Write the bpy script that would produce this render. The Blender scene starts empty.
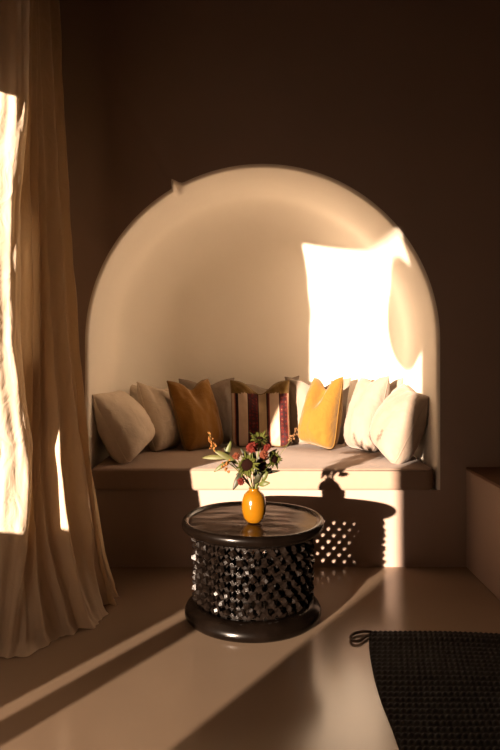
import bpy, bmesh, math, random
from mathutils import Vector, Matrix, noise
C = bpy.context.scene.collection
random.seed(7)
PI = math.pi
F = 640.0; CH = 1.095; CD = 3.2; HZ = 348.0      # focal length in px, camera height, distance to wall, horizon row

def P(px, py, d):
    """point seen at a pixel at depth d from the camera"""
    return Vector(((px-250)*d/F, d-CD, CH-(py-HZ)*d/F))
def lerp(a, b, t): return a+(b-a)*t
def sm(t): t = max(0, min(1, t)); return t*t*(3-2*t)
def table(z, pts):
    if z <= pts[0][0]: return pts[0][1]
    for (a, x), (b, y) in zip(pts, pts[1:]):
        if z <= b: return lerp(x, y, (z-a)/(b-a))
    return pts[-1][1]

# ------------------------------------------------------------------ materials
def newmat(name):
    m = bpy.data.materials.new(name); m.use_nodes = True
    nt = m.node_tree; b = nt.nodes['Principled BSDF']; return m, nt, b
def N(nt, t, **kw):
    n = nt.nodes.new(t)
    for k, v in kw.items(): setattr(n, k, v)
    return n
def mat(name, col, rough=.8, spec=.3, var=0, vscale=6, bump=0, bscale=60, bdist=.002, sheen=0, stretch=None, rvar=0, sss=0, coat=0, coord='Object'):
    m, nt, b = newmat(name)
    b.inputs['Base Color'].default_value = (*col, 1); b.inputs['Roughness'].default_value = rough
    b.inputs['Specular IOR Level'].default_value = spec
    b.inputs['Sheen Weight'].default_value = sheen
    b.inputs['Coat Weight'].default_value = coat
    tc = N(nt, 'ShaderNodeTexCoord'); mp = N(nt, 'ShaderNodeMapping')
    nt.links.new(tc.outputs[coord], mp.inputs[0])
    if stretch: mp.inputs['Scale'].default_value = stretch
    if var or rvar:
        n = N(nt, 'ShaderNodeTexNoise'); n.inputs['Scale'].default_value = vscale; n.inputs['Detail'].default_value = 5
        nt.links.new(mp.outputs[0], n.inputs['Vector'])
        if var:
            r = N(nt, 'ShaderNodeValToRGB')
            r.color_ramp.elements[0].position = .3; r.color_ramp.elements[1].position = .7
            r.color_ramp.elements[0].color = (*[c*(1-var) for c in col], 1)
            r.color_ramp.elements[1].color = (*[min(1, c*(1+var)) for c in col], 1)
            nt.links.new(n.outputs[0], r.inputs[0]); nt.links.new(r.outputs[0], b.inputs['Base Color'])
        if rvar:
            q = N(nt, 'ShaderNodeMapRange'); q.inputs[3].default_value = rough-rvar; q.inputs[4].default_value = rough+rvar
            nt.links.new(n.outputs[0], q.inputs[0]); nt.links.new(q.outputs[0], b.inputs['Roughness'])
    if bump:
        n2 = N(nt, 'ShaderNodeTexNoise'); n2.inputs['Scale'].default_value = bscale; n2.inputs['Detail'].default_value = 4
        nt.links.new(mp.outputs[0], n2.inputs['Vector'])
        bp = N(nt, 'ShaderNodeBump'); bp.inputs['Strength'].default_value = bump; bp.inputs['Distance'].default_value = bdist
        nt.links.new(n2.outputs[0], bp.inputs['Height']); nt.links.new(bp.outputs[0], b.inputs['Normal'])
    return m
def fabric(name, col, sheen=.15, wv=420, b=.35, var=.06, crease=.75):
    """woven cloth: two crossed wave bands as bump over a soft mottling"""
    m, nt, s = newmat(name)
    s.inputs['Roughness'].default_value = .92; s.inputs['Specular IOR Level'].default_value = .15
    s.inputs['Sheen Weight'].default_value = sheen
    tc = N(nt, 'ShaderNodeTexCoord')
    n = N(nt, 'ShaderNodeTexNoise'); n.inputs['Scale'].default_value = 30; n.inputs['Detail'].default_value = 6
    nt.links.new(tc.outputs['Object'], n.inputs['Vector'])
    r = N(nt, 'ShaderNodeValToRGB')
    r.color_ramp.elements[0].color = (*[c*(1-var) for c in col], 1); r.color_ramp.elements[1].color = (*[min(1, c*(1+var)) for c in col], 1)
    nt.links.new(n.outputs[0], r.inputs[0]); nt.links.new(r.outputs[0], s.inputs['Base Color'])
    n2 = N(nt, 'ShaderNodeTexNoise'); n2.inputs['Scale'].default_value = wv; n2.inputs['Detail'].default_value = 3
    nt.links.new(tc.outputs['Object'], n2.inputs['Vector'])
    bp = N(nt, 'ShaderNodeBump'); bp.inputs['Strength'].default_value = b; bp.inputs['Distance'].default_value = .001
    n3 = N(nt, 'ShaderNodeTexNoise'); n3.inputs['Scale'].default_value = 13; n3.inputs['Detail'].default_value = 4; n3.inputs['Distortion'].default_value = 1.2
    nt.links.new(tc.outputs['Object'], n3.inputs['Vector'])
    b3 = N(nt, 'ShaderNodeBump'); b3.inputs['Strength'].default_value = crease; b3.inputs['Distance'].default_value = .010
    nt.links.new(n3.outputs[0], b3.inputs['Height']); nt.links.new(b3.outputs[0], bp.inputs['Normal'])
    nt.links.new(n2.outputs[0], bp.inputs['Height']); nt.links.new(bp.outputs[0], s.inputs['Normal'])
    return m
M = {}
M['plaster'] = mat('niche_plaster', (.94, .87, .76), .85, .2, var=.02, vscale=2.5, bump=.25, bscale=9, bdist=.006)
M['plaster_shaded'] = mat('wall_plaster_shaded', (.38, .285, .235), .9, .15, var=.03, vscale=2, bump=.25, bscale=9, bdist=.006)  # same plaster as the niche, darkened to put the wall's shade into its colour
M['ceil'] = mat('ceiling_plaster', (.10, .07, .055), .9, .1)
M['floor'] = mat('polished_concrete', (.27, .195, .135), .20, .42, var=.05, vscale=1.7, bump=.05, bscale=5, bdist=.003)
M['ledge_top'] = mat('brown_ledge_top', (.16, .08, .045), .6, .3, var=.2, vscale=8)  # darker brown than the ledge body
M['seat'] = fabric('bench_canvas', (.32, .225, .17), crease=.15)
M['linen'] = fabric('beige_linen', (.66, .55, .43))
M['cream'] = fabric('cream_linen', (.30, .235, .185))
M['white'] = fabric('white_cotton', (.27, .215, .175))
M['orange'] = fabric('ochre_velvet', (.24, .11, .016), sheen=.3)
M['mustard'] = fabric('mustard_cotton', (.20, .105, .016), sheen=.2)
M['olive'] = fabric('olive_velvet', (.15, .085, .016), sheen=.3)
M['darkpipe'] = fabric('dark_piping', (.06, .035, .02))
M['wood'] = mat('dark_stained_wood', (.0030, .0018, .0012), .24, .18, var=.35, vscale=14, bump=.15, bscale=30, bdist=.002, rvar=.06)
M['carved'] = mat('carved_dark_wood', (.0055, .0035, .0025), .32, .20, var=.5, vscale=45, bump=.4, bscale=120, bdist=.002, rvar=.12)
M['tabletop'] = mat('worn_table_top', (.011, .0045, .002), .24, .12, var=.5, vscale=9, bump=.3, bscale=10, bdist=.003, stretch=(1, 2.5, 1), rvar=.08)
M['vase'] = mat('mustard_glaze', (.19, .078, .003), .16, .6, var=.08, vscale=20, coat=.5)
M['rug'] = mat('black_woven_jute', (.018, .014, .012), .85, .2)
M['strap'] = mat('rug_loop_cord', (.10, .07, .05), .8, .2, bump=.5, bscale=150)
M['stem'] = mat('green_stem', (.09, .10, .025), .6)
M['leaf'] = mat('green_leaf', (.055, .065, .014), .5, .4, var=.3, vscale=40)
M['leaf_dark'] = mat('dark_leaf', (.022, .022, .009), .5, .4, var=.3, vscale=40)
M['leaf_pale'] = mat('pale_leaf', (.08, .08, .022), .55, .4, var=.2, vscale=40)
M['sepal'] = mat('green_sepal', (.050, .055, .011), .6, .05, var=.2, vscale=60)
M['disc'] = mat('dark_flower_disc', (.010, .004, .003), .9, .0, bump=1, bscale=300)
M['red'] = mat('rust_red_petal', (.08, .012, .008), .7, .05, var=.3, vscale=60)
M['pink'] = mat('coral_petal', (.10, .028, .014), .7, .05, var=.2, vscale=60)
M['bud'] = mat('orange_bud', (.20, .075, .012), .6, var=.2, vscale=60)
M['brown'] = mat('dried_brown', (.20, .10, .04), .8, var=.3, vscale=60)
M['metal'] = mat('dark_metal', (.05, .04, .035), .4, .5)
M['lantern'] = mat('lantern_paper', (.7, .6, .45), .9)
M['ground'] = mat('terrace_stone', (.16, .12, .09), .9, var=.1)
M['backing'] = mat('pale_plaster_chip', (.86, .76, .62), .8)
# curtain: thin linen that lets light through
m, nt, b = newmat('linen_curtain')
b.inputs['Base Color'].default_value = (.72, .60, .46, 1); b.inputs['Roughness'].default_value = .95; b.inputs['Specular IOR Level'].default_value = .1
tr = N(nt, 'ShaderNodeBsdfTranslucent'); tr.inputs[0].default_value = (.93, .74, .48, 1)
mx = N(nt, 'ShaderNodeMixShader'); mx.inputs[0].default_value = .32
tc = N(nt, 'ShaderNodeTexCoord'); n2 = N(nt, 'ShaderNodeTexNoise'); n2.inputs['Scale'].default_value = 260
nt.links.new(tc.outputs['Object'], n2.inputs['Vector'])
n3 = N(nt, 'ShaderNodeTexNoise'); n3.inputs['Scale'].default_value = 16; n3.inputs['Detail'].default_value = 5; n3.inputs['Distortion'].default_value = 1.5
mp3 = N(nt, 'ShaderNodeMapping'); mp3.inputs['Scale'].default_value = (1, 1, .6)
nt.links.new(tc.outputs['Object'], mp3.inputs[0]); nt.links.new(mp3.outputs[0], n3.inputs['Vector'])
bp = N(nt, 'ShaderNodeBump'); bp.inputs['Strength'].default_value = .3; bp.inputs['Distance'].default_value = .001
bp2 = N(nt, 'ShaderNodeBump'); bp2.inputs['Strength'].default_value = .6; bp2.inputs['Distance'].default_value = .012
nt.links.new(n2.outputs[0], bp.inputs['Height']); nt.links.new(n3.outputs[0], bp2.inputs['Height'])
nt.links.new(bp.outputs[0], bp2.inputs['Normal']); nt.links.new(bp2.outputs[0], b.inputs['Normal'])
nt.links.new(b.outputs[0], mx.inputs[1]); nt.links.new(tr.outputs[0], mx.inputs[2])
nt.links.new(mx.outputs[0], nt.nodes['Material Output'].inputs[0])
M['curtain'] = m
# striped kilim front
m, nt, b = newmat('striped_kilim'); b.inputs['Roughness'].default_value = .95; b.inputs['Specular IOR Level'].default_value = .1
tc = N(nt, 'ShaderNodeTexCoord'); sp = N(nt, 'ShaderNodeSeparateXYZ'); nt.links.new(tc.outputs['UV'], sp.inputs[0])
r = N(nt, 'ShaderNodeValToRGB'); r.color_ramp.interpolation = 'CONSTANT'
cr = (.55, .42, .31, 1); dk = (.030, .016, .018, 1); rd = (.09, .02, .018, 1); bg = (.40, .29, .17, 1); pk = (.35, .12, .08, 1)
stops = [(0, cr), (.045, pk), (.065, dk), (.115, cr), (.275, dk), (.29, rd), (.45, dk), (.465, bg), (.60, dk), (.625, rd), (.645, pk), (.66, cr), (.82, dk), (.835, rd), (.96, pk), (.975, cr)]
e = r.color_ramp.elements
e[0].position, e[0].color = stops[0]; e[1].position, e[1].color = stops[1]
for p_, c_ in stops[2:]:
    q = e.new(p_); q.color = c_
nt.links.new(sp.outputs[0], r.inputs[0])
# small woven motif inside the red bands
vo = N(nt, 'ShaderNodeTexVoronoi'); vo.distance = 'MANHATTAN'; vo.inputs['Scale'].default_value = 10; vo.inputs['Randomness'].default_value = .35
mpv = N(nt, 'ShaderNodeMapping'); mpv.inputs['Scale'].default_value = (1.4, 1.5, 1)
nt.links.new(tc.outputs['UV'], mpv.inputs[0]); nt.links.new(mpv.outputs[0], vo.inputs['Vector'])
r2 = N(nt, 'ShaderNodeValToRGB'); r2.color_ramp.interpolation = 'CONSTANT'
e2 = r2.color_ramp.elements; e2[0].position = 0; e2[0].color = (.34, .20, .13, 1); e2[1].position = .17; e2[1].color = (.03, .015, .018, 1)
q = e2.new(.30); q.color = (.12, .018, .015, 1); q = e2.new(.58); q.color = (.05, .018, .02, 1)
nt.links.new(vo.outputs['Distance'], r2.inputs[0])
r3 = N(nt, 'ShaderNodeValToRGB'); r3.color_ramp.interpolation = 'CONSTANT'
e3 = r3.color_ramp.elements; e3[0].position = 0; e3[0].color = (0, 0, 0, 1); e3[1].position = .30; e3[1].color = (1, 1, 1, 1)
for p_, c_ in ((.445, 0), (.84, 1), (.955, 0)):
    q = e3.new(p_); q.color = (c_, c_, c_, 1)
nt.links.new(sp.outputs[0], r3.inputs[0])
mc = N(nt, 'ShaderNodeMix', data_type='RGBA'); nt.links.new(r3.outputs[0], mc.inputs[0])
nt.links.new(r.outputs[0], mc.inputs[6]); nt.links.new(r2.outputs[0], mc.inputs[7]); nt.links.new(mc.outputs[2], b.inputs['Base Color'])
M['kilim'] = m
# rug weave: rows of slanted stitches
m, nt, b = newmat('black_braided_rug'); b.inputs['Roughness'].default_value = .75; b.inputs['Specular IOR Level'].default_value = .25
b.inputs['Base Color'].default_value = (.011, .008, .007, 1)
M['rug'] = m

# ------------------------------------------------------------------ helpers
def link(name, bm, m, parent=None, smooth=True, angle=None):
    me = bpy.data.meshes.new(name)
    bmesh.ops.recalc_face_normals(bm, faces=bm.faces)
    for f in bm.faces: f.smooth = smooth
    if angle:
        for ed in bm.edges:
            if len(ed.link_faces) == 2 and ed.calc_face_angle(0) > math.radians(angle): ed.smooth = False
    bm.to_mesh(me); bm.free()
    for mm in (m if isinstance(m, list) else [m]): me.materials.append(mm)
    o = bpy.data.objects.new(name, me); C.objects.link(o)
    if parent: o.parent = parent
    return o
def tag(o, label=None, cat=None, group=None, kind=None):
    if label: o['label'] = label
    if cat: o['category'] = cat
    if group: o['group'] = group
    if kind: o['kind'] = kind
    return o
def empty(name, loc=(0, 0, 0)):
    o = bpy.data.objects.new(name, None); C.objects.link(o); o.location = loc; o.empty_display_size = .05
    return o
def local(bm, o): 
    bmesh.ops.translate(bm, vec=-Vector(o.location), verts=bm.verts)
    return bm
def box(bm, a, b, bev=0, seg=2):
    r = bmesh.ops.create_cube(bm, size=1)
    vs = r['verts']; a = Vector(a); b = Vector(b)
    for v in vs: v.co = Vector(((a.x+b.x)/2+v.co.x*(b.x-a.x), (a.y+b.y)/2+v.co.y*(b.y-a.y), (a.z+b.z)/2+v.co.z*(b.z-a.z)))
    if bev:
        es = list({e for v in vs for e in v.link_edges})
        bmesh.ops.bevel(bm, geom=es, offset=bev, segments=seg, profile=.5, affect='EDGES')
def lathe(bm, prof, n=64, c=(0, 0, 0), closed=False):
    rings = []
    for r, z in prof:
        if r < 1e-6: rings.append([bm.verts.new((c[0], c[1], c[2]+z))])
        else: rings.append([bm.verts.new((c[0]+r*math.cos(2*PI*i/n), c[1]+r*math.sin(2*PI*i/n), c[2]+z)) for i in range(n)])
    pairs = list(zip(rings, rings[1:]))
    if closed: pairs.append((rings[-1], rings[0]))
    for A, B in pairs:
        for i in range(n):
            j = (i+1) % n
            if len(A) == 1 and len(B) == 1: continue
            if len(A) == 1: bm.faces.new((A[0], B[i], B[j]))
            elif len(B) == 1: bm.faces.new((A[i], A[j], B[0]))
            else: bm.faces.new((A[i], A[j], B[j], B[i]))
def tube(bm, pts, rad, n=8):
    pts = [Vector(p) for p in pts]
    if not isinstance(rad, (list, tuple)): rad = [rad]*len(pts)
    prev = None; rings = []
    for i, p in enumerate(pts):
        t = (pts[min(i+1, len(pts)-1)]-pts[max(i-1, 0)]).normalized()
        a = prev if prev is not None else (Vector((0, 0, 1)) if abs(t.z) < .9 else Vector((1, 0, 0)))
        u = (a-t*a.dot(t)).normalized(); prev = u; w = t.cross(u)
        rings.append([bm.verts.new(p+(u*math.cos(2*PI*k/n)+w*math.sin(2*PI*k/n))*rad[i]) for k in range(n)])
    for A, B in zip(rings, rings[1:]):
        for k in range(n): bm.faces.new((A[k], A[(k+1) % n], B[(k+1) % n], B[k]))
    bm.faces.new(rings[0][::-1]); bm.faces.new(rings[-1])
def bez(p0, p1, p2, n=12):
    return [p0*(1-t)**2+p1*2*t*(1-t)+p2*t*t for t in [i/n for i in range(n+1)]]

# ------------------------------------------------------------------ room shell
XL, XR, ZC, YB, ND = -1.02, 1.95, 2.95, -5.6, .95
cx, cz, R, zb = .063, 1.128, .870, .385
NA = 240
corner_angles = []
for X, Z in ((XR, ZC), (XL, ZC)):
    corner_angles.append(math.atan2(Z-cz, X-cx))
th = sorted([PI*i/NA for i in range(NA+1)]+corner_angles)
NL = 10
def outline(off, chip=0):
    r = R-off; pts = []
    for k in range(NL): pts.append((cx+r, lerp(zb, cz, k/NL)))
    for a in th:
        # a chip knocked out of the rim at the upper left
        e_ = math.degrees(a)-119.5; rr_ = r+chip*(math.exp(-(e_/1.5)**2) if e_ < 0 else math.exp(-(e_/.7)**2))
        pts.append((cx+rr_*math.cos(a), cz+rr_*math.sin(a)))
    for k in range(1, NL+1): pts.append((cx-r, lerp(cz, zb, k/NL)))
    return pts
def outer():
    pts = []
    for k in range(NL): pts.append((XR, lerp(zb, cz, k/NL)))
    for a in th:
        c, s = math.cos(a), math.sin(a)
        t = 1e9
        if c > 1e-9: t = min(t, (XR-cx)/c)
        if c < -1e-9: t = min(t, (XL-cx)/c)
        if s > 1e-9: t = min(t, (ZC-cz)/s)
        pts.append((cx+t*c, cz+t*s))
    for k in range(1, NL+1): pts.append((XL, lerp(cz, zb, k/NL)))
    return pts
bm = bmesh.new()
rc = .018
prof = [(-rc+rc*math.sin(a), rc-rc*math.cos(a)) for a in [PI/2*i/6 for i in range(7)]]
prof += [(0, lerp(rc, ND-.32, k/10)) for k in range(1, 11)]
rb = .32
prof += [(rb-rb*math.cos(a), ND-rb+rb*math.sin(a)) for a in [PI/2*i/12 for i in range(1, 13)]]
loops = []
for off, y in prof: loops.append([bm.verts.new((x, y, z)) for x, z in outline(off, .045*(1-sm(y/.10)))])
ob = [bm.verts.new((x, 0, z)) for x, z in outer()]
def strip(A, B, mi):
    for i in range(len(A)-1):
        f = bm.faces.new((A[i], A[i+1], B[i+1], B[i])); f.material_index = mi
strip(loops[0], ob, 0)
for A, B in zip(loops, loops[1:]): strip(A, B, 1)
cb = [bm.verts.new((x, ND, zb)) for x in (0,)]
L = loops[-1]
bot = bm.verts.new((cx, ND, cz))
for i in range(len(L)-1): bm.faces.new((L[i], L[i+1], bot)).material_index = 1
bm.faces.new((L[-1], L[0], bot)).material_index = 1
# niche floor (top of the masonry bench) and the bench front, in the wall plane
fl = [l[0] for l in loops]+[l[-1] for l in loops][::-1]
f = bm.faces.new(fl); f.material_index = 1
bl = bm.verts.new((XL, 0, 0)); br = bm.verts.new((XR, 0, 0))
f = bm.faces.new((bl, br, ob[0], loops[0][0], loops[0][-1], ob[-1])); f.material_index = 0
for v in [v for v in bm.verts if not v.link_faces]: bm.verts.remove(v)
o = link('wall_back', bm, [M['plaster_shaded'], M['plaster']], angle=60); tag(o, kind='structure')

bm = bmesh.new(); box(bm, (XL-.3, YB-.2, -.1), (XR+.3, 0.0, 0)); tag(link('floor', bm, M['floor'], smooth=False), kind='structure')
bm = bmesh.new(); box(bm, (XL-.3, YB-.2, ZC), (XR+.3, 1.2, ZC+.12)); tag(link('ceiling', bm, M['ceil'], smooth=False), kind='structure')
bm = bmesh.new(); box(bm, (XR, YB-.2, 0), (XR+.18, 0.0, ZC)); tag(link('wall_right', bm, M['plaster_shaded'], smooth=False), kind='structure')
bm = bmesh.new(); box(bm, (XL-.18, YB-.2, 0), (XR+.18, YB, ZC)); tag(link('wall_front', bm, M['plaster_shaded'], smooth=False), kind='structure')
# left wall with the doorway the evening sun comes through
JF, JN, ZT = -1.00, -2.94, 2.08
bm = bmesh.new()
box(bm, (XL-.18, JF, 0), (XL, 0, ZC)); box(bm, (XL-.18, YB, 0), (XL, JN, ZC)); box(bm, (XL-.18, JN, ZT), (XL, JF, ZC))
tag(link('wall_left', bm, M['plaster_shaded'], smooth=False), kind='structure')
# outside of the niche: closes the masonry so no daylight leaks in
bm = bmesh.new()
box(bm, (XL-.3, 1.1, -.1), (XR+.3, 1.2, ZC)); box(bm, (XL-.3, 0.02, -.1), (XL-.1, 1.1, ZC)); box(bm, (XR+.05, 0.02, -.1), (XR+.3, 1.1, ZC))
tag(link('wall_outer', bm, M['ceil'], smooth=False), kind='structure')
# terrace outside
bm = bmesh.new(); box(bm, (-9, -9, -.12), (XL-.3, 5, -.02)); tag(link('terrace_ground', bm, M['ground'], smooth=False), kind='structure')
bm = bmesh.new(); box(bm, (-1.47, -2.15, -.02), (-1.35, -.2, .52), .005); tag(link('light_block_1', bm, M['ground'], smooth=False), kind='structure')  # added, unseen block; keeps the low sun off the floor by the curtain
bm = bmesh.new(); box(bm, (-1.375, -2.45, -.02), (-1.35, -2.29, .27), .002); tag(link('light_block_2', bm, M['ground'], smooth=False), kind='structure')  # added, unseen post; cuts the dark band between the floor's light strips

# built-in plaster ledge on the right
t = empty('plaster_ledge', (1.5, -2.6, 0)); tag(t, 'low plastered ledge with a dark brown top, built in at the right of the room', 'ledge')
bm = bmesh.new(); box(bm, (1.078, -5.5, 0), (XR-.002, 0, .488), .008); link('body', local(bm, t), M['plaster_shaded'], t, angle=40)
bm = bmesh.new(); box(bm, (1.078, -5.5, .488), (XR-.002, 0, .5), .004); link('ledge_top', local(bm, t), M['ledge_top'], t, angle=40)

# ------------------------------------------------------------------ bench cushion
bm = bmesh.new()
x0, x1, y0, y1, z0, z1 = -.792, .918, -.035, .925, .387, .497
bmesh.ops.create_cube(bm, size=1)
for v in bm.verts: v.co = Vector((lerp(x0, x1, v.co.x+.5), lerp(y0, y1, v.co.y+.5), lerp(z0, z1, v.co.z+.5)))
vert_e = [e for e in bm.edges if abs(e.verts[0].co.z-e.verts[1].co.z) > .05]
bmesh.ops.bevel(bm, geom=vert_e, offset=.045, segments=6, profile=.5, affect='EDGES')
hz = [e for e in bm.edges if abs(e.verts[0].co.z-e.verts[1].co.z) < 1e-5 and len(e.link_faces) == 2 and e.calc_face_angle(0) > 1]
bmesh.ops.bevel(bm, geom=hz, offset=.020, segments=5, profile=.5, affect='EDGES')
big = [f for f in bm.faces if f.calc_area() > .1]
es = list({e for f in big for e in f.edges if e.calc_length() > .5})
bmesh.ops.subdivide_edges(bm, edges=es, cuts=30, use_grid_fill=True)
for v in bm.verts:
    if v.co.z > z1-.03:
        k = noise.noise(Vector((v.co.x*2.2, v.co.y*3, 1)))
        v.co.z += .004*k
    v.co.y += .003*noise.noise(Vector((v.co.x*3, v.co.z*8, 5))) if v.co.y < 0 else 0
t = empty('bench_cushion', (.06, .4, z0)); tag(t, 'long beige seat cushion lying on the masonry bench inside the arch', 'seat cushion')
link('cushion', local(bm, t), M['seat'], t)
bm = bmesh.new()
rr = .045; pts = []
def rrect(ins, z):
    out = []
    for (ax, ay, a0) in ((x1-rr, y0+rr, -PI/2), (x1-rr, y1-rr, 0), (x0+rr, y1-rr, PI/2), (x0+rr, y0+rr, PI)):
        for k in range(7):
            a = a0+PI/2*k/6; out.append(Vector((ax+(rr-ins)*math.cos(a), ay+(rr-ins)*math.sin(a), z)))
    return out+[out[0]]
pl = rrect(.004, z1-.010); tube(bm, pl, .0035, 6)
link('piping', local(bm, t), M['seat'], t)

# ------------------------------------------------------------------ scatter pillows
def pillow(name, label, corners, T, mfront, mback=None, chop=.0, k=.07, seed=0, pipe=None, n=34, exp=.40, group=None, wr=.008, ears=None):
    """corners: TL, TR, BL, BR points of the seam; T: full thickness"""
    TL, TR, BL, BR = corners
    def q(u, v):
        a, b = (u+1)/2, (v+1)/2
        return (BL*(1-a)+BR*a)*(1-b)+(TL*(1-a)+TR*a)*b
    def warp(u, v):
        uu = u*(1-k*(1-v*v)); vv = v*(1-k*(1-u*u))
        if chop: vv -= chop*math.exp(-(u/.42)**2)*sm((v+.35)/1.35)
        if v < 0:
            c_ = .10*(u*u*v*v)**3; uu *= 1-c_; vv *= 1-c_
        return uu, vv
    nrm = (TR-TL+BR-BL).cross(TL-BL+TR-BR).normalized()      # points away from the camera or towards it
    if nrm.y > 0: nrm = -nrm
    cen = (TL+TR+BL+BR)/4
    base = Vector((cen.x, cen.y, .497))
    rt = empty(name, base); tag(rt, label, 'pillow', group)
    bm = bmesh.new(); uvl = bm.loops.layers.uv.new('UVMap')
    grid = {}
    for side in (1, -1):
        for i in range(n+1):
            for j in range(n+1):
                if side == -1 and (i in (0, n) or j in (0, n)): grid[side, i, j] = grid[1, i, j]; continue
                # finer near the seam
                u = math.sin(PI/2*(2*i/n-1)); v = math.sin(PI/2*(2*j/n-1))
                uu, vv = warp(u, v); p = q(uu, vv)
                h = T/2*max(0, (1-u*u)*(1-v*v))**exp*(1-.22*v)
                if chop: h *= 1-.45*chop/.2*math.exp(-(u/.3)**2)*sm((v+.1)/1.1)
                w = noise.noise(Vector((u*1.6+seed*7, v*1.6, seed+side*3)))
                w2 = noise.noise(Vector((u*4+seed*3, v*3+w*2, seed*2+side)))+.5*noise.noise(Vector((u*9+v*3+seed, v*5-w*3, seed+side)))
                # pulls running out of the corners
                ca = max(0, abs(u)+abs(v)-1)
                w3 = math.sin(math.atan2(1.02-abs(v), 1.02-abs(u))*14+seed)*ca*min(1, h/T*5)
                p = p+nrm*side*(h*(1+.10*w)+wr*w2*min(1, h/T*5)+.002*w3)
                if p.z < .4975: p.z = .4975
                if p.x < cx-R+.004: p.x = cx-R+.004
                if p.x > cx+R-.004: p.x = cx+R-.004
                if p.y > ND-.004: p.y = ND-.004
                grid[side, i, j] = bm.verts.new(p-base)
    for side in (1, -1):
        for i in range(n):
            for j in range(n):
                ids = [(i, j), (i+1, j), (i+1, j+1), (i, j+1)]
                if side == -1: ids = ids[::-1]
                try: f = bm.faces.new([grid[side, a, b_] for a, b_ in ids])
                except ValueError: continue
                f.material_index = 0 if side == 1 else 1
                if ears and side == 1 and warp(0 if 0 else math.sin(PI/2*(2*(i+.5)/n-1)), math.sin(PI/2*(2*(j+.5)/n-1)))[1] > ears: f.material_index = 1
                for lp, (a, b_) in zip(f.loops, ids):
                    lp[uvl].uv = ((math.sin(PI/2*(2*a/n-1))+1)/2, (math.sin(PI/2*(2*b_/n-1))+1)/2)
    edge = [grid[1, i, 0].co.copy() for i in range(n)]+[grid[1, n, j].co.copy() for j in range(n)]+[grid[1, n-i, n].co.copy() for i in range(n)]+[grid[1, 0, n-j].co.copy() for j in range(n+1)]
    link('cover', bm, [mfront, mback or mfront], rt)
    bm = bmesh.new(); tube(bm, edge, .0032, 6); link('piping', bm, pipe or mfront, rt)
    return rt
g = 'pillows standing in the front row on the bench'; gb = 'pillows leaning on the back wall of the niche'
pillow('scatter_pillow', 'beige linen pillow at the far left end of the bench, against the arch',
       (P(91, 395, 3.27), P(118, 391, 3.80), P(128, 466, 3.27), P(151, 441, 3.66)), .24, M['linen'], seed=1, k=.05)
pillow('scatter_pillow', 'beige linen pillow between the far left pillow and the rust orange one',
       (P(137, 382, 3.78), P(169, 392, 4.0), P(155, 454, 3.66), P(179, 447, 3.88)), .19, M['linen'], seed=2, k=.05)
pillow('scatter_pillow', 'dark rust orange velvet pillow with dark piping, in shade left of the striped one',
       (P(167, 381, 3.82), P(208, 379, 4.02), P(186, 453, 3.69), P(224, 446, 3.92)), .18, M['orange'], seed=3, chop=.26, k=.04, pipe=M['olive'])
pillow('scatter_pillow', 'striped woven pillow with red patterned bands in the middle of the bench',
       (P(230.5, 380.5, 3.93), P(289, 380.5, 3.93), P(232, 447, 3.86), P(291, 447, 3.86)), .13, M['kilim'], M['olive'], seed=4, chop=.40, k=.03, pipe=M['olive'], ears=.60, n=48)
pillow('scatter_pillow', 'bright mustard yellow pillow with piped edges standing in the sunlight',
       (P(314, 378, 3.95), P(343, 377, 3.78), P(299, 441, 3.90), P(334, 451, 3.74)), .22, M['mustard'], seed=5, chop=.34, k=.03)
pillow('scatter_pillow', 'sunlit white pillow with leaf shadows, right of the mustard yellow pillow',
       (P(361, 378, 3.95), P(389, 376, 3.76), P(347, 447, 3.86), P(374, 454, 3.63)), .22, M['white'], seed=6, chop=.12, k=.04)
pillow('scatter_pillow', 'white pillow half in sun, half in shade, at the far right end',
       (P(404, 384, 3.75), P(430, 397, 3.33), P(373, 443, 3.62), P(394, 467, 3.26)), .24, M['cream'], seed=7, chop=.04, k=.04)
pillow('back_pillow', 'beige pillow behind the two left pillows, only its top corner showing',
       (P(127, 384, 4.02), P(182, 386, 4.08), P(130, 446, 3.98), P(180, 446, 4.02)), .09, M['linen'], seed=8, k=.08, chop=.15)
pillow('back_pillow', 'pale pillow behind the rust orange pillow, its right half showing',
       (P(179, 379, 4.06), P(234, 378, 4.06), P(182, 446, 4.0), P(234, 446, 4.0)), .10, M['cream'], seed=9, k=.08, chop=.16)
pillow('back_pillow', 'pale pillow behind the striped pillow, one corner rising at its upper right',
       (P(240, 384, 4.08), P(299, 376, 4.08), P(238, 446, 4.03), P(293, 446, 4.03)), .09, M['cream'], seed=10, k=.09, chop=.2)
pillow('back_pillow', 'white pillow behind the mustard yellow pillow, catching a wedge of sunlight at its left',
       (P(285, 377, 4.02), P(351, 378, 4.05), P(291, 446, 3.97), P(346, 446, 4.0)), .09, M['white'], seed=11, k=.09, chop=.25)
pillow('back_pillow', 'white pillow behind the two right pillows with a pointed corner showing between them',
       (P(364, 378, 4.0), P(403, 378, 3.86), P(358, 447, 4.02), P(396, 447, 3.9)), .09, M['white'], seed=12, k=.09, chop=.25)

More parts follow.
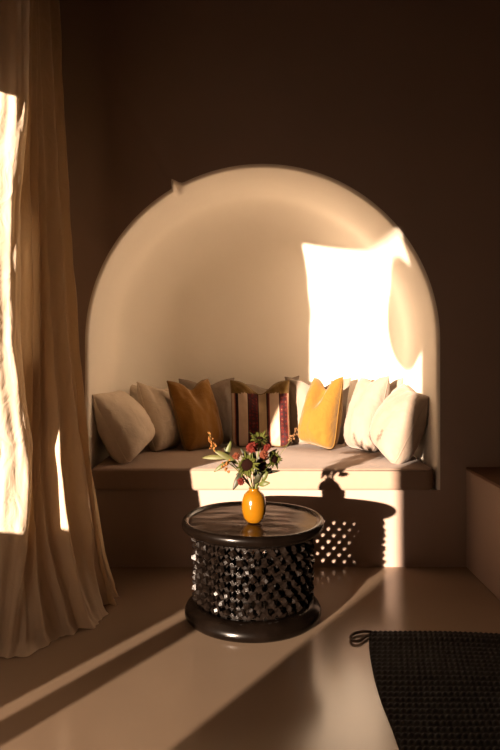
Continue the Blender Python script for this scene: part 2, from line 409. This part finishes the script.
# ------------------------------------------------------------------ carved drum table
TX, TY = .012, -.555
t = empty('carved_table', (TX, TY, 0)); tag(t, 'round dark wooden drum table with openwork carved sides, standing on the floor', 'table')
bm = bmesh.new()
lathe(bm, [(0, .384), (.255, .384), (.262, .386), (.267, .392), (.274, .397), (.283, .396), (.290, .390), (.2935, .380), (.292, .369), (.285, .359), (.272, .350), (.255, .343), (.235, .340), (.235, .352), (0, .352)], 96)
for v in bm.verts:
    r = math.hypot(v.co.x, v.co.y); a = math.atan2(v.co.y, v.co.x)
    v.co.z += .002*math.sin(3*a+1)*min(1, r/.2)
top = link('rim', bm, M['wood'], t)
bm = bmesh.new()
nr = 26
prev = None
verts = {}
for i in range(nr+1):
    r = .262*i/nr
    for k in range(96):
        a = 2*PI*k/96
        if i == 0 and k: continue
        x, y = r*math.cos(a), r*math.sin(a)
        z = .3875+.0020*noise.noise(Vector((x*8, y*18, 0)))+.0004*noise.noise(Vector((x*25, y*50, 3)))
        verts[i, k] = bm.verts.new((x, y, z))
for i in range(nr):
    for k in range(96):
        k2 = (k+1) % 96
        if i == 0: bm.faces.new((verts[0, 0], verts[1, k], verts[1, k2]))
        else: bm.faces.new((verts[i, k], verts[i+1, k], verts[i+1, k2], verts[i, k2]))
link('tabletop', bm, M['tabletop'], t)
bm = bmesh.new()
lathe(bm, [(.215, .062), (.238, .066), (.252, .062), (.262, .052), (.274, .040), (.281, .026), (.280, .010), (.272, .0), (.215, 0)], 96, closed=True)
link('base_ring', bm, M['wood'], t)
# lattice: crossing helical bars with a faceted knob on every crossing
bm = bmesh.new()
NC, NR_, zA, zB, RB = 30, 9, .060, .346, .229
dz = (zB-zA)/NR_
def cyl(a, z, r=RB): return Vector((r*math.cos(a), r*math.sin(a), z))
def bar(p, q_, w, th_):
    d = q_-p; L_ = d.length; zc = d.normalized(); out = ((p+q_)/2); out.z = 0; out.normalize()
    out = (out-zc*out.dot(zc)).normalized(); sd = zc.cross(out)
    vs = []
    for s in (0, 1):
        c = p+d*s
        for a, b_ in ((-1, -1), (1, -1), (1, 1), (-1, 1)): vs.append(bm.verts.new(c+sd*a*w/2+out*b_*th_/2))
    for f in ((0, 1, 2, 3), (7, 6, 5, 4), (0, 4, 5, 1), (1, 5, 6, 2), (2, 6, 7, 3), (3, 7, 4, 0)): bm.faces.new([vs[k] for k in f])
def knob(a, z, s, rot):
    out = Vector((math.cos(a), math.sin(a), 0)); tn = Vector((-math.sin(a), math.cos(a), 0)); up = Vector((0, 0, 1))
    c = cyl(a, z, RB+.004)
    vs = []
    for lv, sc in ((-.014, .90), (.006, 1.0), (.017, .50)):
        for k in range(4):
            an = rot+PI/4+PI/2*k
            vs.append(bm.verts.new(c+out*lv+tn*math.cos(an)*s*sc+up*math.sin(an)*s*sc*.95))
    tl = random.uniform(-.005, .005); tk = random.uniform(-.005, .005)
    for q_ in (8, 9): vs[q_].co += out*tl
    for q_ in (8, 11): vs[q_].co += out*tk
    for l in (0, 4):
        for k in range(4): bm.faces.new((vs[l+k], vs[l+(k+1) % 4], vs[l+4+(k+1) % 4], vs[l+4+k]))
    bm.faces.new(vs[8:12]); bm.faces.new(vs[0:4][::-1])
for j in range(NR_+1):
    for i in range(NC):
        a = 2*PI*(i+.5*(j % 2))/NC; z = zA+dz*j
        ja = a+random.uniform(-.015, .015); jz = z+random.uniform(-.003, .003)
        if 0 < j < NR_: knob(ja, jz, .0172*random.uniform(.85, 1.15), math.radians(25)+random.uniform(-.4, .4))
        if j < NR_:
            for s in (-.5, .5):
                a2 = a+2*PI*s/NC
                bar(cyl(a, z, RB-.012), cyl(a2, z+dz, RB-.012), .015, .016)
link('openwork_side', bm, M['carved'], t, smooth=False)

# ------------------------------------------------------------------ vase and flowers
VX, VY, VZ = .016, -.607, .3905
bm = bmesh.new()
lathe(bm, [(0, 0), (.024, 0), (.030, .003), (.042, .020), (.0485, .045), (.050, .068), (.047, .092), (.040, .112), (.028, .124), (.0205, .128), (.0195, .133), (.022, .1365), (.0215, .138), (.018, .137), (.016, .130), (.026, .120), (.037, .105), (.044, .07), (.038, .03), (.02, .008), (0, .008)], 48)
o = link('flower_vase', bm, M['vase']); o.location = (VX, VY, VZ)
tag(o, 'egg shaped mustard yellow glazed vase standing on the dark carved table', 'vase')
NK = Vector((VX, VY, VZ+.136))
def leaf(bm, p0, p1, w, bend=.01, up=Vector((0, 0, 1)), n=8):
    d = p1-p0; L_ = d.length; t_ = d.normalized(); s = t_.cross(up)
    if s.length < .1: s = t_.cross(Vector((1, 0, 0)))
    s.normalize(); nn = s.cross(t_).normalized()
    rows = []
    for i in range(n+1):
        k = i/n; ww = w*math.sin(PI*min(1, k*.93+.04))**.8*(1-.25*k)
        c = p0+d*k+nn*bend*math.sin(PI*k)+Vector((0, 0, -1))*bend*.6*k*k
        rows.append([bm.verts.new(c-s*ww+nn*ww*.25), bm.verts.new(c), bm.verts.new(c+s*ww+nn*ww*.25)])
    for a, b_ in zip(rows, rows[1:]):
        for k in (0, 1): bm.faces.new((a[k], a[k+1], b_[k+1], b_[k]))
def solid(o, th_=.0008):
    md = o.modifiers.new('thickness', 'SOLIDIFY'); md.thickness = th_; return o
def stem_root(name, label, cat, group=None):
    r = empty(name, NK-Vector((0, 0, .09))); tag(r, label, cat, group); return r
def stem_to(rt, end, sag=.0, side=Vector((0, 0, 0)), r=.0022):
    a = NK+Vector((random.uniform(-.006, .006), random.uniform(-.006, .006), -.075)); nk = NK+Vector((max(-.011, min(.011, (end.x-NK.x)*.2)), max(-.01, min(.01, (end.y-NK.y)*.2)), 0))
    mid = nk+(end-nk)*.5+Vector((0, 0, .02+sag))+side
    pts = [a]+bez(nk, mid, end, 12)
    bm = bmesh.new(); tube(bm, pts, [r]*len(pts), 7); link('stem', local(bm, rt), M['stem'], rt)
    return pts
def frame(nv):
    nv = nv.normalized(); a = Vector((0, 0, 1)) if abs(nv.z) < .9 else Vector((1, 0, 0))
    u = a.cross(nv).normalized(); return nv, u, nv.cross(u)
def flower(rt, c, nv, rd, rp, npet, mp_, md_, wid=.0042, layers=2, cup=.3):
    nv, u, w = frame(nv)
    bm = bmesh.new()
    for ly in range(layers):
        for k in range(npet):
            a = 2*PI*(k+.5*ly)/npet+random.uniform(-.09, .09)
            d = u*math.cos(a)+w*math.sin(a)
            ln = rp*random.uniform(.82, 1.12)*(1-.08*ly)
            p0 = c+d*rd*.75-nv*.003*(ly+1); p1 = c+d*ln*random.uniform(.7, 1.1)+nv*(cup*ln*random.uniform(-.4, 1.3)-.004*ly)+w*random.uniform(-.004, .004)
            leaf(bm, p0, p1, wid, .003, nv, 5)
    solid(link('petals', local(bm, rt), mp_, rt))
    bm = bmesh.new()
    n = 24; prev = None; rings = []
    for i in range(7):
        a = PI/2*i/6; rr_ = rd*math.cos(a); h = rd*.42*math.sin(a)
        if i == 6: rings.append([bm.verts.new(c+nv*(h-.002))]); continue
        rings.append([bm.verts.new(c+(u*math.cos(2*PI*k/n)+w*math.sin(2*PI*k/n))*rr_*(1+.04*math.sin(k*5+i*2))+nv*(h-.002)) for k in range(n)])
    for A, B in zip(rings, rings[1:]):
        for k in range(n):
            if len(B) == 1: bm.faces.new((A[k], A[(k+1) % n], B[0]))
            else: bm.faces.new((A[k], A[(k+1) % n], B[(k+1) % n], B[k]))
    bm.faces.new(rings[0][::-1])
    link('flower_disc', local(bm, rt), md_, rt)
def sunflower(label, px, py, d, nv, rd, rp, **kw):
    rt = stem_root('sunflower', label, 'flower', 'sunflowers in the yellow vase')
    c = P(px, py, d); nvn = nv.normalized()
    stem_to(rt, c-nvn*.004, 0, -nvn*.02, .0030)
    flower(rt, c, nv, rd, rp, 22, M['sepal'], M['disc'], **kw)
    return rt
s1 = sunflower('dark centred sunflower with green sepals facing the room, at the middle of the bouquet', 247, 465, 2.50, Vector((-.05, -1, .05)), .0255, .048)
s2 = sunflower('sunflower head at the right of the bouquet, turned to the right with green sepals', 274.5, 459, 2.56, Vector((.55, -.75, .25)), .018, .038)
s3 = sunflower('sunflower at the top of the bouquet, tipped up with pale green and yellow sepals', 260, 439, 2.61, Vector((.1, -.55, .9)), .017, .043, cup=.6)
s4 = sunflower('dark brown seed head with hardly any petals, between the two larger sunflowers', 261.5, 466, 2.55, Vector((.25, -1, -.1)), .024, .027, layers=1)
def bloom(label, px, py, d, r, m_, grp='small red blooms in the yellow vase', n=11):
    rt = stem_root('red_bloom', label, 'flower', grp); c = P(px, py, d)
    stem_to(rt, c, 0, r=.0016)
    bm = bmesh.new()
    for ly in range(3):
        for k in range(n):
            a = 2*PI*(k+ly*.4)/n; el = .1+.5*ly+random.uniform(-.2, .2)
            dd = Vector((math.cos(a)*math.cos(el), -math.sin(el), math.sin(a)*math.cos(el)))
            leaf(bm, c+dd*r*.1, c+dd*r*random.uniform(.8, 1.15), r*.28, r*.12, Vector((0, -1, .2)), 4)
    solid(link('petals', local(bm, rt), m_, rt))
    return rt
bloom('dark red bloom at the upper left of the bouquet under the top sunflower', 252, 447, 2.56, .026, M['red'])
bloom('coral pink bloom between the top sunflower and the right sunflower', 264, 454, 2.54, .021, M['pink'])
bloom('small orange red bloom left of the middle sunflower', 236, 456, 2.54, .017, M['pink'])
bloom('rust red bloom hanging low on the left over the vase', 241, 481, 2.53, .017, M['red'])
bloom('rust red bloom at the top right beside the top sunflower', 267, 447, 2.60, .018, M['red'])
def buds(rt, pts, m_, r=.0042, n=22, spread=.010):
    bm = bmesh.new()
    for k in range(n):
        q_ = k/(n-1); f_ = q_*(len(pts)-1); i = min(int(f_), len(pts)-2); p = pts[i].lerp(pts[i+1], f_-i)
        s = spread*(1-.75*q_)
        off = Vector((random.uniform(-1, 1), random.uniform(-1, 1), random.uniform(-.5, .5)))*s
        rr_ = r*random.uniform(.6, 1.1)*(1-.4*q_)
        mt = Matrix.Translation(p+off) @ Matrix.Diagonal((rr_, rr_, rr_*1.35, 1))
        bmesh.ops.create_icosphere(bm, subdivisions=2, radius=1, matrix=mt)
        tube(bm, [p, p+off], .0007, 4)
    link('buds', local(bm, rt), m_, rt)
def leaves(rt, specs, m_):
    for a, b_, w in specs:
        bm = bmesh.new(); leaf(bm, a, b_, w, .006, Vector((.1, -1, .4)), 10); solid(link('leaf', local(bm, rt), m_, rt))
rt = stem_root('bud_sprig', 'sprig of small orange buds reaching far left of the bouquet', 'sprig')
e0 = P(214, 449, 2.54); stem_to(rt, e0, .01, r=.0016)
sp_ = [e0, P(211.5, 441, 2.54), P(209, 432, 2.54)]; bm = bmesh.new(); tube(bm, sp_, .0011, 5); link('twig', local(bm, rt), M['stem'], rt)
buds(rt, sp_, M['bud'], n=30, spread=.016)
rt = stem_root('bud_sprig', 'short sprig of rust and orange buds drooping at the lower left of the bouquet', 'sprig')
e0 = P(226, 462, 2.50); stem_to(rt, e0, .01, r=.0015)
buds(rt, [e0, P(224, 467, 2.5), P(229, 472, 2.5)], M['bud'], n=24, spread=.018, r=.005)
leaves(rt, [(P(230, 461, 2.51), P(214, 471, 2.5), .010)], M['leaf'])
rt = stem_root('leaf_sprig', 'long pale green leaf spreading to the left of the bouquet', 'sprig')
e0 = P(222, 454, 2.55); stem_to(rt, e0, .012, r=.002)
leaves(rt, [(P(238, 464, 2.54), P(213, 449, 2.54), .013), (P(226, 458, 2.56), P(202, 457, 2.58), .011)], M['leaf_pale'])
rt = stem_root('leaf_sprig', 'upright green leaf at the left between the bud sprig and the top sunflower', 'sprig')
e0 = P(227, 458, 2.57); stem_to(rt, e0, .01, r=.0016)
leaves(rt, [(P(225, 460, 2.57), P(231, 440, 2.57), .011)], M['leaf']); leaves(rt, [(P(229, 459, 2.58), P(224, 446, 2.58), .008)], M['leaf_dark'])
rt = stem_root('leaf_sprig', 'dark leaves low in the bouquet at the left of the vase neck', 'sprig')
stem_to(rt, P(242, 476, 2.55), .0, r=.0018)
leaves(rt, [(P(242, 472, 2.55), P(233, 489, 2.53), .014), (P(243, 474, 2.57), P(236, 474, 2.56), .012), (P(250, 478, 2.58), P(244, 462, 2.6), .015)], M['leaf_dark'])
rt = stem_root('leaf_sprig', 'round green leaf low at the right of the vase neck', 'sprig')
stem_to(rt, P(262, 480, 2.56), .0, r=.0018)
leaves(rt, [(P(259, 485, 2.56), P(270, 482, 2.54), .013), (P(262, 482, 2.57), P(268, 470, 2.57), .011)], M['leaf'])
rt = stem_root('leaf_sprig', 'dark green leaves filling the middle of the bouquet behind the sunflowers', 'sprig')
stem_to(rt, P(256, 462, 2.60), .0, r=.0020)
leaves(rt, [(P(256, 470, 2.60), P(268, 440, 2.62), .014), (P(254, 472, 2.61), P(243, 452, 2.60), .014), (P(258, 474, 2.61), P(272, 468, 2.60), .014), (P(252, 470, 2.62), P(254, 448, 2.63), .016), (P(254, 466, 2.58), P(240, 447, 2.6), .011), (P(262, 462, 2.6), P(277, 448, 2.6), .011), (P(250, 476, 2.56), P(237, 466, 2.56), .012), (P(262, 474, 2.6), P(280, 470, 2.6), .008), (P(254, 484, 2.58), P(262, 470, 2.55), .012), (P(256, 480, 2.6), P(258, 460, 2.6), .017)], M['leaf_dark'])
rt = stem_root('dried_sprig', 'thin dried brown sprig leaning out to the right of the bouquet', 'sprig')
e0 = P(291, 440, 2.60); stem_to(rt, e0, -.004, Vector((0, 0, -.01)), r=.0010)
buds(rt, [e0, P(295, 434, 2.6), P(296, 428, 2.6)], M['brown'], n=26, spread=.018, r=.0036)

# ------------------------------------------------------------------ rug with a cord loop
t = empty('woven_rug', (.75, -1.5, 0)); tag(t, 'black coarsely woven rug with a cord loop at its corner, at the lower right', 'rug')
ya, yb_ = -.735, -2.9
nx, ny = 210, 420
bm = bmesh.new(); vv = {}
def rug_z(x, y):
    f_ = abs(y)
    z = .006+.007*math.exp(-((f_-.79)/.035)**2)+.006*math.exp(-((f_-1.06)/.08)**2)+.003*noise.noise(Vector((x*3, y*3, 0)))
    return max(z, .004)
for j in range(ny+1):
    y = lerp(ya, yb_, j/ny)
    xl = table(-y, [(.74, .457), (.80, .445), (.85, .436), (.90, .429), (.95, .423), (1.0, .418), (1.08, .411), (1.16, .407), (1.23, .405), (1.36, .407), (1.46, .406), (2.0, .40), (2.9, .40)])
    for i in range(nx+1):
        x = lerp(xl, 1.06, i/nx); yy = y+(.006*math.sin(x*9+1)-.05*(x-.45))*(1-j/ny)
        u_ = (x-.4)/.019+.35*math.floor(j/6)
        st = abs(math.sin(PI*(u_+.16*(j % 6))))
        z = rug_z(x, y)+.0075*st*abs(math.sin(PI*j/6))
        if j in (0, ny) or i in (0, nx): z = .0015
        vv[i, j] = bm.verts.new((x, yy, z))
for j in range(ny):
    for i in range(nx): bm.faces.new((vv[i, j], vv[i+1, j], vv[i+1, j+1], vv[i, j+1]))
link('weave', local(bm, t), M['rug'], t)
bm = bmesh.new()
c = P(366, 633, 2.46); lp = []
ring = [(372, 632), (366, 631.5), (360, 632), (353, 634), (350.5, 638), (354, 641), (360, 640.5), (365, 637), (370, 634.5)]
for px, py in ring:
    d = (CH-.009)*F/(py-HZ); lp.append(Vector(((px-250)*d/F, d-CD, .009)))
fine = []
for i in range(len(lp)-1):
    a0 = lp[max(i-1, 0)]; a1 = lp[i]; a2 = lp[i+1]; a3 = lp[min(i+2, len(lp)-1)]
    for k in range(6):
        s = k/6; fine.append(.5*((2*a1)+(a2-a0)*s+(2*a0-5*a1+4*a2-a3)*s*s+(3*a1-a0-3*a2+a3)*s**3))
tube(bm, fine, .0055, 8); link('cord_loop', local(bm, t), M['strap'], t)

# ------------------------------------------------------------------ curtain
Tp = [(0, (-1.0, -.93)), (.10, (-.93, -.93)), (.20, (-.812, -.88)), (.27, (-.865, -.78)), (.6, (-.865, -.66)), (1, (-.86, -.44))]
Bp = [(0, (-1.0, -1.00)), (.13, (-.905, -.925)), (.27, (-.80, -.92)), (.40, (-.725, -.78)), (.58, (-.62, -.68)), (.72, (-.605, -.53)), (.80, (-.68, -.49)), (1, (-.56, -.40))]
def path(pts, s): return Vector((table(s, [(a, p[0]) for a, p in pts]), table(s, [(a, p[1]) for a, p in pts]), 0))
def spath(pts, s):
    a = Vector((0, 0, 0))
    for k, w in ((-.03, .2), (-.015, .2), (0, .2), (.015, .2), (.03, .2)): a += path(pts, max(0, min(1, s+k)))*w
    return a
wz = [(0, 1), (.08, .92), (.2, .80), (.44, .66), (.65, .55), (.87, .46), (1.09, .37), (1.73, .2), (2.6, .02)]
wl = [(0, 1), (.08, .85), (.2, .60), (.35, .30), (.5, .14), (.65, .08), (.87, .06), (1.09, .08), (1.73, .05), (2.6, .0)]
yl = [(0, 0), (.40, .05), (.72, .08), (.85, .03), (1.1, -.04), (1.6, -.04), (1.95, .02), (2.3, .02)]
bm = bmesh.new(); ns, nz = 300, 150; ZTOP = 2.62; g_ = {}
for i in range(ns+1):
    s = i/ns
    T_ = spath(Tp, s); B_ = spath(Bp, s)
    for j in range(nz+1):
        z = ZTOP*(j/nz)**1.15
        k = sm((s-.38)/.32); w = lerp(table(z, wl), table(z, wz), k)
        p = T_.lerp(B_, w)
        d = 1e-3
        tg = (spath(Tp, min(1, s+.01)).lerp(spath(Bp, min(1, s+.01)), w)-spath(Tp, max(0, s-.01)).lerp(spath(Bp, max(0, s-.01)), w)).normalized()
        nm = Vector((-tg.y, tg.x, 0))
        p.y += table(z, yl)*(1-sm((s-.22)/.15))
        ph = s*2*PI*8.5+.7*math.sin(z*1.1+s*11)+.9*noise.noise(Vector((s*6, z*1.1, 0)))
        amp = lerp(.024, .040, w)*sm((s-.2)/.1)*lerp(.32, 1, sm((z-.02)/.45) if s < .74 else 1)*(1-.4*noise.noise(Vector((s*7, 3, z*.4))))
        o_ = amp*(math.sin(ph)+.33*math.sin(2*ph+1)+.12*math.sin(3*ph+2))+.013*sm((s-.05)/.1)*noise.noise(Vector((s*28, z*1.2, 4)))+.007*noise.noise(Vector((s*40, z*6, 8)))
        # crumpled hem
        lowf = math.exp(-z/.10)
        o_ += lowf*.018*noise.noise(Vector((s*11, z*9, 2)))
        o_ -= .035*math.exp(-z/.035)*(.3+.9*abs(noise.noise(Vector((s*9, 1, 6)))))
        q_ = p+nm*o_
        zz = z
        if z < .06: zz = max(.004, z*.8+.010*lowf*abs(noise.noise(Vector((s*16, 0, 1)))))
        q_.x = max(q_.x, XL+.006)
        g_[i, j] = bm.verts.new((q_.x, q_.y, zz))
for i in range(ns):
    for j in range(nz): bm.faces.new((g_[i, j], g_[i+1, j], g_[i+1, j+1], g_[i, j+1]))
o = link('linen_curtain', bm, M['curtain'])
tag(o, 'long crumpled beige linen curtain pooling on the floor at the left', 'curtain')
t = empty('curtain_rod', (-.90, -.9, 2.64)); tag(t, 'dark metal curtain rod above the doorway on the left wall', 'curtain rod')
bm = bmesh.new(); tube(bm, [(-.90, -.30, 2.63), (-.90, -3.2, 2.63)], .012, 12); link('rod', local(bm, t), M['metal'], t)
for y in (-.36, -3.1):
    bm = bmesh.new(); tube(bm, [(-.90, y, 2.63), (XL, y, 2.63)], .008, 8); link('bracket', local(bm, t), M['metal'], t)

# unseen paper lantern added by the doorway; it throws the round shadow at the right of the niche
tt = 2.45; c = Vector((.56-.551*tt, -.8346*tt, 1.34+.115*tt)); rl = .21
t = empty('added_lantern', c); tag(t, 'added out-of-view paper lantern that casts the round shadow in the niche', 'shadow caster')
bm = bmesh.new(); lathe(bm, [(.05, -rl*1.42)]+[(rl*math.cos(a)*(1+.006*math.cos(a*60)), 1.45*rl*math.sin(a)) for a in [math.radians(-76+152*i/60) for i in range(61)]]+[(.05, rl*1.42)], 48)
solid(link('lantern_shell', bm, M['lantern'], t), .002)
bm = bmesh.new(); tube(bm, [(0, 0, rl*.5), (0, 0, ZC-c.z)], .003, 8); link('cord', bm, M['metal'], t)

# ------------------------------------------------------------------ light
sd = bpy.data.lights.new('evening_sun', 'SUN'); sd.energy = 16; sd.angle = math.radians(.9); sd.color = (1, .76, .57)
so = bpy.data.objects.new('evening_sun', sd); C.objects.link(so)
so.rotation_euler = Vector((.551, .8346, -.115)).to_track_quat('-Z', 'Y').to_euler()
so.location = (-3, -4, 2)
w = bpy.data.worlds.new('World'); bpy.context.scene.world = w; w.use_nodes = True
bg_ = w.node_tree.nodes['Background']; bg_.inputs[0].default_value = (1, .64, .41, 1); bg_.inputs[1].default_value = .5

cam = bpy.data.cameras.new('camera'); co = bpy.data.objects.new('camera', cam); C.objects.link(co)
cam.sensor_fit = 'VERTICAL'; cam.sensor_height = 36; cam.lens = F*36/750; cam.shift_y = -(375-HZ)/750
co.location = (0, -CD, CH); co.rotation_euler = (PI/2, 0, 0); cam.clip_start = .05
sc = bpy.context.scene; sc.camera = co
sc.view_settings.view_transform = 'Standard'; sc.view_settings.look = 'None'; sc.view_settings.gamma = 1
sc.view_settings.use_curve_mapping = False; sc.view_settings.exposure = .48
